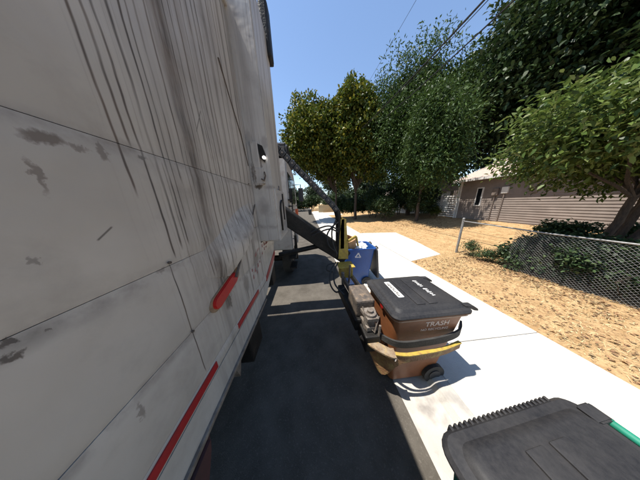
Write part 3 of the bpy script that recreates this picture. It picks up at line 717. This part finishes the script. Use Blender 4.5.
b = nb(); disc_prism(b, (-.433, -.10, TH - .02), (1, 0, .08), .03, .012, 16); obj('red_reflector', b, 'red_lens', bb, local=True)
b = nb(); loft(b, [(rrect(bsec(1)[0] + .030, bsec(1)[1] + .030, .072, 4, bsec(1)[2]), TH - .012), (rrect(bsec(1)[0] + .031, bsec(1)[1] + .031, .072, 4, bsec(1)[2]), TH + .004)], False, False); obj('rim_edge', b, 'brown_light', bb, local=True)

# blue recycling cart, open and full
bt, bbody, blid = cart('recycling_cart', 'blue recycling cart with its black lid thrown open, full of cardboard and paper', 'blue_plastic', 'black_plastic', (1.30, 3.62, cz), math.radians(-3), lid='open')
# chasing-arrow triangle on the face
def arrow_tri(parent):
    for k in range(3):
        b = nb(); a = .085
        pts = [(-.06, -a * .62), (.045, -a * .62), (.045, -a * .85), (.085, -a * .42), (.045, -a * .05), (.045, -a * .28), (-.035, -a * .28)]
        an = k * 2 * math.pi / 3
        pts = [(x * math.cos(an) - z * math.sin(an), x * math.sin(an) + z * math.cos(an)) for x, z in pts]
        A = []
        t = bmesh.new(); vs = [t.verts.new((x, z, .0)) for x, z in pts]; t.faces.new(vs); bmesh.ops.transform(t, matrix=faceM(-.04, .93) , verts=t.verts[:])
        me = bpy.data.meshes.new('t'); t.to_mesh(me); t.free(); b.from_mesh(me); bpy.data.meshes.remove(me)
        obj('emblem_arrow', b, 'white_print', parent, local=True)
arrow_tri(bbody)
def carton(loc, rz, rx, s, label):
    t = thing('cardboard_box', label, 'box', loc, 0); sx_, sy_, sz_ = s; th = .006
    b = nb(); box(b, -sx_, sx_, -sy_, -sy_ + th, 0, sz_); box(b, -sx_, sx_, sy_ - th, sy_, 0, sz_); box(b, -sx_, -sx_ + th, -sy_ + th, sy_ - th, 0, sz_); box(b, sx_ - th, sx_, -sy_ + th, sy_ - th, 0, sz_); box(b, -sx_ + th, sx_ - th, -sy_ + th, sy_ - th, 0, th)
    obj('wall', b, 'cardboard', t, local=True)
    b = nb(); M = Matrix.Translation((0, -sy_, sz_)) @ Matrix.Rotation(math.radians(-35), 4, 'X'); box(b, -sx_, sx_, -.12, 0, -th, 0); bmesh.ops.transform(b, matrix=M, verts=b.verts[:]); obj('flap', b, 'cardboard', t, local=True)
    b = nb(); M = Matrix.Translation((sx_, 0, sz_)) @ Matrix.Rotation(math.radians(40), 4, 'Y'); box(b, 0, .12, -sy_, sy_, -th, 0); bmesh.ops.transform(b, matrix=M, verts=b.verts[:]); obj('flap', b, 'cardboard', t, local=True)
    t.rotation_euler = (rx, math.radians(-18), rz); return t
carton((1.10, 3.60, .93), math.radians(25), math.radians(10), (.12, .15, .36), 'brown cardboard box sticking out of the blue recycling cart')
q = random.Random(11)
for i, (x, y, z) in enumerate(((1.38, 3.45, .98), (1.48, 3.62, .97), (1.33, 3.78, .98), (1.50, 3.82, .96), (1.24, 3.46, .96))):
    b = nb(); g = []
    for a in range(7):
        r = []
        for c in range(7): r.append(b.verts.new((x + (a - 3) * .038 + q.uniform(-.008, .008), y + (c - 3) * .036 + q.uniform(-.008, .008), z + q.uniform(0, .05) + .03 * math.sin(a + i))))
        g.append(r)
    for a in range(6):
        for c in range(6): b.faces.new((g[a][c], g[a + 1][c], g[a + 1][c + 1], g[a][c + 1]))
    r_ = bmesh.ops.extrude_face_region(b, geom=b.faces[:]); bmesh.ops.translate(b, vec=(0, 0, -.03), verts=[v for v in r_['geom'] if isinstance(v, bmesh.types.BMVert)])
    tag(obj('crumpled_paper', b, 'paper', None), 'crumpled white paper in the blue cart, ' + ('on its side facing the brown cart', 'beside the lid hinges', 'in the middle of the back', 'in the back corner by the hinges', 'against the brown cardboard box')[i], 'paper', 'paper in the blue cart')
# green cart just in front of the camera
cart('yard_waste_cart', 'green cart with dark grey ribbed lid standing in the gutter beside the sidewalk', 'green_plastic', 'grey_lid', (1.045, .03, cz), math.radians(4), ribs=True, hand=.09)
# dark cart far up the street
cart('trash_cart', 'small dark grey cart standing far up the street in front of the low tan wall', 'black_plastic', 'black_plastic', (.35, 31, -.12), 0)

# ---------------------------------------------------------------- chain link fence
FX = 6.1
fn = thing('chain_link_fence', 'galvanised chain link fence overgrown with dark vines beside the dry strip', 'fence', (FX, 1, 0))
for y in (-2.0, 2.0 - .55, 4.95):
    b = nb(); zz = 1.42 if y > 4 else 1.30; rr = .038 if y > 4 else .026
    tube(b, [(FX, y, -.1), (FX + .0, y, zz)], rr, 12); tube(b, [(FX, y, zz), (FX, y, zz + .03)], [rr * 1.25, rr * .5], 12); obj('post', b, 'galvanised', fn, smooth=50)
b = nb(); tube(b, [(FX, -5, 1.25), (FX, 2.9, 1.24), (FX, 4.95, 1.32)], .02, 10); obj('top_rail', b, 'galvanised', fn, smooth=60)
b = nb(); y = -5.0
for sgn in (1, -1):
    y = -6.2
    while y < 3.6:
        h0 = .04; h1 = 1.24; y0 = y; y1 = y + (h1 - h0)
        a = (y0, h0); c = (y1, h1)
        if sgn < 0: a, c = (y1, h0), (y0, h1)
        def clipp(p, o):
            pass
        P0 = Vector((FX + sgn * .004, a[0], a[1])); P1 = Vector((FX + sgn * .004, c[0], c[1])); lim = 3.5
        if max(P0.y, P1.y) > lim:
            lo_, hi_ = (P0, P1) if P0.y < P1.y else (P1, P0)
            if lo_.y < lim: hi_ = lo_.lerp(hi_, (lim - lo_.y) / (hi_.y - lo_.y)); P0, P1 = lo_, hi_
            else: y += .062; continue
        if max(P0.y, P1.y) > -5: tube(b, [P0, P1], 0.0024, 4, False)
        y += .062
o = obj('wire_mesh', b, 'galvanised', fn); o['kind'] = 'stuff'

# ---------------------------------------------------------------- trees and shrubs
def limbtube(b, a, c, r0, r1, q, n=6, k=5, wob=.06):
    a = Vector(a); c = Vector(c); L = (c - a).length; pts = []
    for i in range(k + 1):
        t = i / k; p = a.lerp(c, t); wv = math.sin(math.pi * t) * L * wob
        pts.append(p + Vector((q.uniform(-wv, wv), q.uniform(-wv, wv), q.uniform(-wv, wv) * .5 + wv * .6)))
    tube(b, pts, [r0 + (r1 - r0) * i / k for i in range(k + 1)], n)
def tree(name, label, base, trunk_h, tr, crown_c, crown_r, nlobes, nleaf, leaf, m, seed, cat='tree', group=None, droop=0.0, stems=1, clump=.32, lobe=(.32, .55), slim=.5, nper=14, lean=(0, 0), fill=.25, spread=.9):
    r = np.random.RandomState(seed); q = random.Random(seed)
    t = thing(name, label, cat, base, 0, group); B = Vector(base); cc = Vector(crown_c); cr = Vector(crown_r)
    lobes = []
    for i in range(nlobes):
        d = r.normal(0, 1, 3); d /= np.linalg.norm(d)
        if d[2] < -.6: d[2] *= -1
        rad = spread * r.uniform(.35, .8); k = r.uniform(*lobe)
        lobes.append((cc[0] + d[0] * cr[0] * rad, cc[1] + d[1] * cr[1] * rad, cc[2] + d[2] * cr[2] * rad, cr[0] * k, cr[1] * k, cr[2] * k * .9))
    lobes = np.array(lobes)
    b = nb()
    for s in range(stems):
        off = Vector((q.uniform(-.25, .25), q.uniform(-.25, .25), 0)) * (1 if stems > 1 else 0)
        top = Vector((B.x + lean[0] + off.x * 3, B.y + lean[1] + off.y * 3, B.z + trunk_h * q.uniform(.9, 1.1)))
        limbtube(b, B + off + Vector((0, 0, -.15)), top, tr, tr * .68, q, 9, 6, .025)
        for i, lb in enumerate(lobes):
            if i % stems != s: continue
            tip = Vector(lb[:3]); limbtube(b, top + Vector((0, 0, -.02)), tip, tr * q.uniform(.28, .5), tr * .06, q, 5, 5)
            for j in range(3):
                e = tip + Vector((q.uniform(-1, 1) * lb[3], q.uniform(-1, 1) * lb[4], q.uniform(-.6, .9) * lb[5])); limbtube(b, top.lerp(tip, .7), e, tr * .10, tr * .03, q, 4, 3)
    obj('trunk', b, 'bark', t, smooth=60)
    wgt = lobes[:, 3] * lobes[:, 4]; wgt /= wgt.sum()
    nc = max(1, nleaf // nper); li = r.choice(len(lobes), nc, p=wgt); L_ = lobes[li]
    d = r.normal(0, 1, (nc, 3)); d /= np.linalg.norm(d, axis=1, keepdims=True)
    rad = np.where(r.rand(nc) < fill, r.uniform(.2, .8, nc), r.uniform(.78, 1.12, nc))[:, None]
    cen = L_[:, :3] + d * L_[:, 3:] * rad
    cen = np.repeat(cen, nper, 0); dd = np.repeat(d, nper, 0); n = len(cen)
    P = cen + r.normal(0, clump * leaf * 2.2, (n, 3)); P[:, 2] -= np.abs(r.normal(0, droop, n))
    P[:, 2] = np.maximum(P[:, 2], base[2] + .05)
    D = dd * .6 + r.normal(0, .7, (n, 3)); D[:, 2] -= droop * 1.2 + .15
    Nn = r.normal(0, .55, (n, 3)) + np.array([0, 0, 1.0])
    o = leafmesh('crown', P - np.array(base), D, Nn, r.uniform(.7, 1.3, n) * leaf, r.uniform(.7, 1.3, n) * leaf * slim, m, t, six=m in ('leaf_right', 'leaf_dark', 'leaf_vine') or nleaf == 48000)
    return t
# yellow-green street trees beyond the driveway
tree('street_tree', 'yellow green leafy street tree over the sidewalk, the lower of the two, beyond the arm', (3.9, 19.5, 0), 3.4, .17, (1.5, 18.4, 8.4), (3.6, 3.4, 4.6), 26, 44000, .27, 'leaf_yellow', 21, group='yellow green street trees', slim=.75, fill=.35)
tree('street_tree', 'tallest yellow green street tree, between the lower yellow one and the feathery tree', (6.0, 17.6, 0), 3.2, .2, (5.9, 17.6, 8.4), (3.7, 3.4, 5.6), 28, 48000, .27, 'leaf_yellow', 33, group='yellow green street trees', slim=.75, fill=.35)
# dark feathery tree
tree('feathery_tree', 'tall feathery dark green tree with drooping foliage left of the siding house', (11.6, 15.4, .3), 3.6, .25, (11.2, 15.2, 8.3), (5.6, 3.6, 6.3), 44, 100000, .28, 'leaf_feather', 12, droop=.28, slim=.32, nper=20, clump=.5, fill=.35)
tree('feathery_tree', 'smaller feathery dark green tree standing before the tall one near the slatted porch', (9.7, 11.7, .28), 2.6, .14, (9.0, 10.2, 5.9), (2.3, 2.3, 3.6), 22, 36000, .22, 'leaf_feather', 14, droop=.25, slim=.3, nper=18, clump=.5, fill=.35)
# dense dark tree behind the house
tree('dense_tree', 'huge dark dense tree rising behind the siding house roof', (21, 12.5, .5), 5, .4, (20.5, 12.5, 10.2), (7.4, 7.4, 8.4), 44, 84000, .34, 'leaf_dark', 45, slim=.5, fill=.35)
tree('dense_tree', 'second dark dense tree further along behind the yard', (20, 3.5, .5), 5, .4, (20, 3.5, 9.5), (6.4, 6.8, 8.4), 36, 66000, .34, 'leaf_dark', 46, slim=.5, fill=.35)
# right tree in the yard behind the fence
tree('yard_tree', 'bright green many stemmed tree in the yard behind the chain link fence', (8.5, 3.35, .22), 1.7, .085, (8.5, 2.6, 3.6), (3.4, 2.6, 1.85), 44, 88000, .135, 'leaf_right', 58, stems=5, droop=.04, slim=.42, nper=16, clump=.5, lobe=(.26, .42), fill=.35)
# shrubs
def shrub(name, label, base, r_, h, n, leaf, m, seed, group=None, slim=.5, nl=9):
    return tree(name, label, base, h * .35, (.006 + .012 * h) if h > 2 else .007, (base[0], base[1], base[2] + h * .52), (r_[0], r_[1], h * .5), nl, n, leaf, m, seed, 'shrub', group, stems=2, slim=slim, lobe=(.4, .6), fill=.3)
shrub('large_shrub', 'large dark shrub beside the white slatted porch of the siding house', (11.4, 14.0, .4), (1.9, 1.3), 5.0, 26000, .15, 'leaf_dark', 61)
shrub('large_shrub', 'rounded dark shrub around the trunk of the smaller feathery tree', (10.3, 12.2, .35), (1.15, 1.0), 3.3, 12000, .13, 'leaf_dark', 68)
for i, (x, y) in enumerate(((9.6, 4.3), (10.0, 3.2))): shrub('yard_brush', ('dark low brush behind the fence before the tree stems', 'dark low brush behind the stems of the many stemmed tree')[i], (x, y, .28), (.8, .7), .9, 3500, .1, 'leaf_vine', 140 + i, 'low brush in the yard', .6, 7)
shrub('hedge_shrub', 'dark shrub under the feathery tree', (8.0, 14.6, .15), (1.5, 1.5), 2.6, 7000, .16, 'leaf_dark', 62, 'shrubs under the trees')
shrub('hedge_shrub', 'dark shrub under the tallest yellow street tree', (6.4, 19.6, .05), (1.8, 1.6), 2.8, 7000, .18, 'leaf_dark', 63, 'shrubs under the trees')
shrub('hedge_shrub', 'dark shrub at the trunk of the lower yellow street tree', (4.9, 21.0, .0), (1.3, 1.2), 3.2, 6000, .18, 'leaf_dark', 66, 'shrubs under the trees')
shrub('hedge_shrub', 'dark shrub between the yellow street trees and the feathery tree', (8.2, 17.2, .1), (1.5, 1.3), 3.6, 7000, .18, 'leaf_dark', 67, 'shrubs under the trees')
shrub('hedge_shrub', 'dark shrub behind the tallest yellow street tree', (9.0, 19.5, .2), (2.2, 1.8), 4.4, 8000, .2, 'leaf_dark', 64, 'shrubs under the trees')
shrub('hedge_shrub', 'dark shrub behind the feathery tree', (11.6, 17.0, .3), (2.2, 1.9), 4.8, 8000, .2, 'leaf_dark', 65, 'shrubs under the trees')
for i, (x, y, rr, hh, lab) in enumerate(((6.6, 3.25, .5, 1.0, 'dark leafy vine at the open end of the fence mesh'), (6.55, 2.55, .6, 1.25, 'dark leafy vine on the fence before the slim middle post'), (6.55, 1.75, .6, 1.25, 'dark leafy vine on the fence around the slim middle post'), (6.5, .9, .65, 1.25, 'dark leafy vine on the fence past the slim middle post'), (7.3, 2.9, .7, 1.0, 'dark leafy bush behind the fence vines under the many stemmed tree'), (7.3, 1.7, .8, 1.15, 'dark leafy bush behind the fence vines, beside the trunks'))):
    shrub('fence_vine', lab, (x, y, .02), (.42 if x < 7 else .6, rr), hh, 9000, .085, 'leaf_vine', 70 + i, 'vines on the chain link fence', .65, 9)
for i, (x, y, rr, hh, lab) in enumerate(((6.15, 4.62, .3, .6, 'green weed at the foot of the fence end post'), (6.3, 4.1, .32, .42, 'low green weed under the open top rail of the fence'), (6.2, 3.35, .4, .5, 'green weed where the vines on the fence begin'))):
    shrub('weed', lab, (x, y, .0), (rr, rr), hh, 900, .07, 'leaf_vine', 80 + i, 'weeds along the fence', .3, 5)
shrub('yellow_shrub', 'small yellow green bush at the foot of the white slatted porch', (11.6, 11.9, .5), (.5, .5), 1.0, 1500, .1, 'leaf_yellow', 90)
# trees that close the view
far = [(-7, 52, 'at the end of the street, left of the road'), (1.5, 60, 'straight ahead at the end of the street'), (9, 46, 'at the end of the street, right of the road'), (15.5, 33, 'behind the feathery tree'), (20, 24, 'behind the large dark shrub'), (28, 17, 'behind the siding house and the huge dark tree'), (-13, 30, 'across the street from the yellow trees'), (-14, 12, 'across the street from the truck cab')]
for i, (x, y, lab) in enumerate(far):
    hh = 9 + (i * 37 % 5)
    tree('background_tree', 'dark green background tree ' + lab, (x, y, gz(x, y)), 2.5, .25, (x, y, hh * .52), (4.6, 4.6, hh * .5), 16, 11000, .5, 'leaf_far', 100 + i, group='background trees', slim=.6)

for i, (x, y, r_, hh, lab) in enumerate(((-5, 47, 4, 5, 'across the road at the far end'), (1.5, 48, 3.5, 4.5, 'straight ahead at the far end of the road'), (6.5, 38.5, 3, 4.5, 'behind the low tan garden wall'), (11, 30, 3.5, 5, 'beyond the tallest yellow street tree'), (15, 27.5, 3.5, 5, 'beyond the pale house'))):
    shrub('hedge_shrub', 'broad dark hedge shrub ' + lab, (x, y, 0), (r_, 2.2), hh, 9000, .34, 'leaf_dark', 120 + i, 'shrubs under the trees', .6, 12)

# ---------------------------------------------------------------- houses
hs_ = thing('siding_house', 'beige house with horizontal siding, pale low roof and white slatted porch', 'house', (15.5, 7.3, .5))
HXw = 12.6; y0, y1 = 2.4, 10.85; zb, ze = .5, 3.55
b = nb(); box(b, HXw + .03, 19, y0, y1 - .02, zb - .4, ze); obj('wall_core', b, 'siding', hs_)
b = nb(); nbd = 22; dz = (ze - zb) / nbd
for i in range(nbd):
    z = zb + i * dz
    prism(b, [(HXw + .028, z), (HXw - .012, z), (HXw + .012, z + dz), (HXw + .028, z + dz)], 'y', y0, y1)
o = obj('siding_board', b, 'siding', hs_); o['kind'] = 'stuff'
b = nb(); box(b, HXw - .03, HXw + .08, y1, y1 + .10, zb - .3, ze, .005); obj('corner_trim', b, 'white_paint', hs_)
b = nb(); box(b, HXw - .01, HXw + .04, y0, y1, zb - .5, zb - .01); obj('footing', b, 'concrete', hs_)
b = nb()                                      # low hip roof
xa, xb, ya, yb = HXw - .45, 19.5, y0 - .4, y1 + .45; zr = ze + 1.8; rm = (xa + xb) / 2
V = [b.verts.new(p) for p in ((xa, ya, ze), (xb, ya, ze), (xb, yb, ze), (xa, yb, ze), (rm, ya + 3, zr), (rm, yb - .9, zr))]
for f in ((0, 1, 4), (1, 2, 5, 4), (2, 3, 5), (3, 0, 4, 5), (0, 3, 2, 1)): b.faces.new([V[i] for i in f])
rf = obj('roof', b, 'roof_shingle', hs_)
b = nb(); box(b, xa - .02, xa + .02, ya, yb, ze - .14, ze + .02); box(b, xa, xb, yb - .02, yb + .02, ze - .14, ze + .02); obj('fascia', b, 'white_paint', rf)
for x, y, m in ((13.9, 10.0, 'trim_grey'), (13.6, 9.1, 'white_paint')):
    b = nb(); box(b, x, x + .35, y, y + .45, ze + .3, ze + .95, .03); obj('roof_vent', b, m, rf)
def win(ya, yb, za, zb_, name='window'):
    b = nb(); box(b, HXw - .05, HXw + .03, ya, yb, za, zb_, .01); f = obj(name, b, 'white_paint', hs_)
    b = nb(); box(b, HXw - .058, HXw - .03, ya + .07, yb - .07, za + .07, zb_ - .07); obj('pane', b, 'glass_dark', f)
win(9.35, 9.75, 1.6, 2.9)
b = nb(); box(b, HXw - .14, HXw - .012, 8.5, 8.8, 2.3, 2.75, .02); obj('meter_box', b, 'trim_grey', hs_)
b = nb(); box(b, HXw - .12, HXw - .012, 8.05, 8.35, 2.4, 2.8, .02); obj('breaker_box', b, 'white_paint', hs_)
b = nb(); box(b, HXw - .06, HXw - .012, 6.9, 7.2, 2.35, 2.75, .01); obj('wall_vent', b, 'trim_grey', hs_)
for y in (8.65, 8.2):
    b = nb(); tube(b, [(HXw - .06, y, zb), (HXw - .06, y, 2.35)], .03, 8); obj('conduit', b, 'trim_grey', hs_)
# porch with white slats at the end of the wall
for y in (11.0, 12.45):
    b = nb(); box(b, HXw - .05, HXw + .05, y, y + .1, .3, 2.65 if y > 12 else ze, .005); obj('porch_post', b, 'white_paint', hs_)
for i in range(10):
    z = .62 + i * .19; b = nb(); box(b, HXw - .03, HXw + .03, 11.1, 12.45, z, z + .11, .004); obj('porch_slat', b, 'white_paint', hs_)
b = nb(); box(b, HXw + .3, 17, 11.0, 12.6, .2, .5); obj('porch_floor', b, 'concrete', hs_)
b = nb(); box(b, HXw + .9, 17, 10.9, 12.6, .5, 2.9); obj('porch_wall', b, 'trim_grey', hs_)
# second house behind the shrubs
h2 = thing('pale_house', 'pale house partly hidden behind the feathery tree and dark shrubs', 'house', (16, 20, .5))
b = nb(); box(b, 12.5, 19, 16.5, 23, .1, 3.1); obj('wall', b, 'white_paint', h2)
b = nb(); V = [b.verts.new(p) for p in ((12, 16, 3.1), (19.5, 16, 3.1), (19.5, 23.5, 3.1), (12, 23.5, 3.1), (15.7, 16, 4.6), (15.7, 23.5, 4.6))]
for f in ((0, 1, 4), (2, 3, 5), (0, 4, 5, 3), (1, 2, 5, 4), (0, 3, 2, 1)): b.faces.new([V[i] for i in f])
obj('roof', b, 'roof_shingle', h2)
for y in (17.2, 19.4, 21.4):
    b = nb(); box(b, 12.44, 12.52, y, y + 1.1, 1.2, 2.4); f = obj('window', b, 'trim_grey', h2)
    b = nb(); box(b, 12.42, 12.46, y + .08, y + 1.02, 1.28, 2.32); obj('pane', b, 'glass_dark', f)
# low tan wall far up the street
b = nb(); box(b, 2.6, 6.4, 35.6, 35.9, -.1, 1.7); box(b, 2.5, 6.5, 35.52, 35.98, 1.7, 1.82, .01); tag(obj('garden_wall', b, 'tan_wall', None), 'low tan garden wall at the far end of the sidewalk', 'wall')

# ---------------------------------------------------------------- power lines
pole = thing('utility_pole', 'wooden utility pole hidden among the street trees', 'utility pole', (6.0, 30, 0))
b = nb(); tube(b, [(6.0, 30, -.5), (6.0, 30, 14.2)], [.17, .11], 10); obj('pole', b, 'wood_pole', pole)
b = nb(); box(b, 5.0, 7.0, 29.9, 30.05, 11.75, 11.88); obj('crossarm', b, 'wood_pole', pole)
def wire(x0, x1, z0, k1, k2, r_, lab):
    b = nb(); pts = []
    for i in range(33):
        y = -18 + 48 * i / 32; pts.append((x0 + (x1 - x0) * i / 32, y, z0 + k1 * y + k2 * y * y))
    tube(b, pts, r_, 5); tag(obj('power_line', b, 'black_metal', None), lab, 'cable', 'power lines along the street')
wire(5.3, 5.3, 7.25, .05, .0035, .030, 'thick black power line running over the sidewalk, the lowest')
wire(5.45, 5.6, 7.35, .05, .0034, .012, 'thin power line beside the thick lowest one')
wire(6.4, 6.7, 7.6, .04, .0035, .026, 'thick power line on the house side of the others')
wire(5.0, 5.3, 9.9, .06, .0026, .008, 'thinnest power line, high above the others')
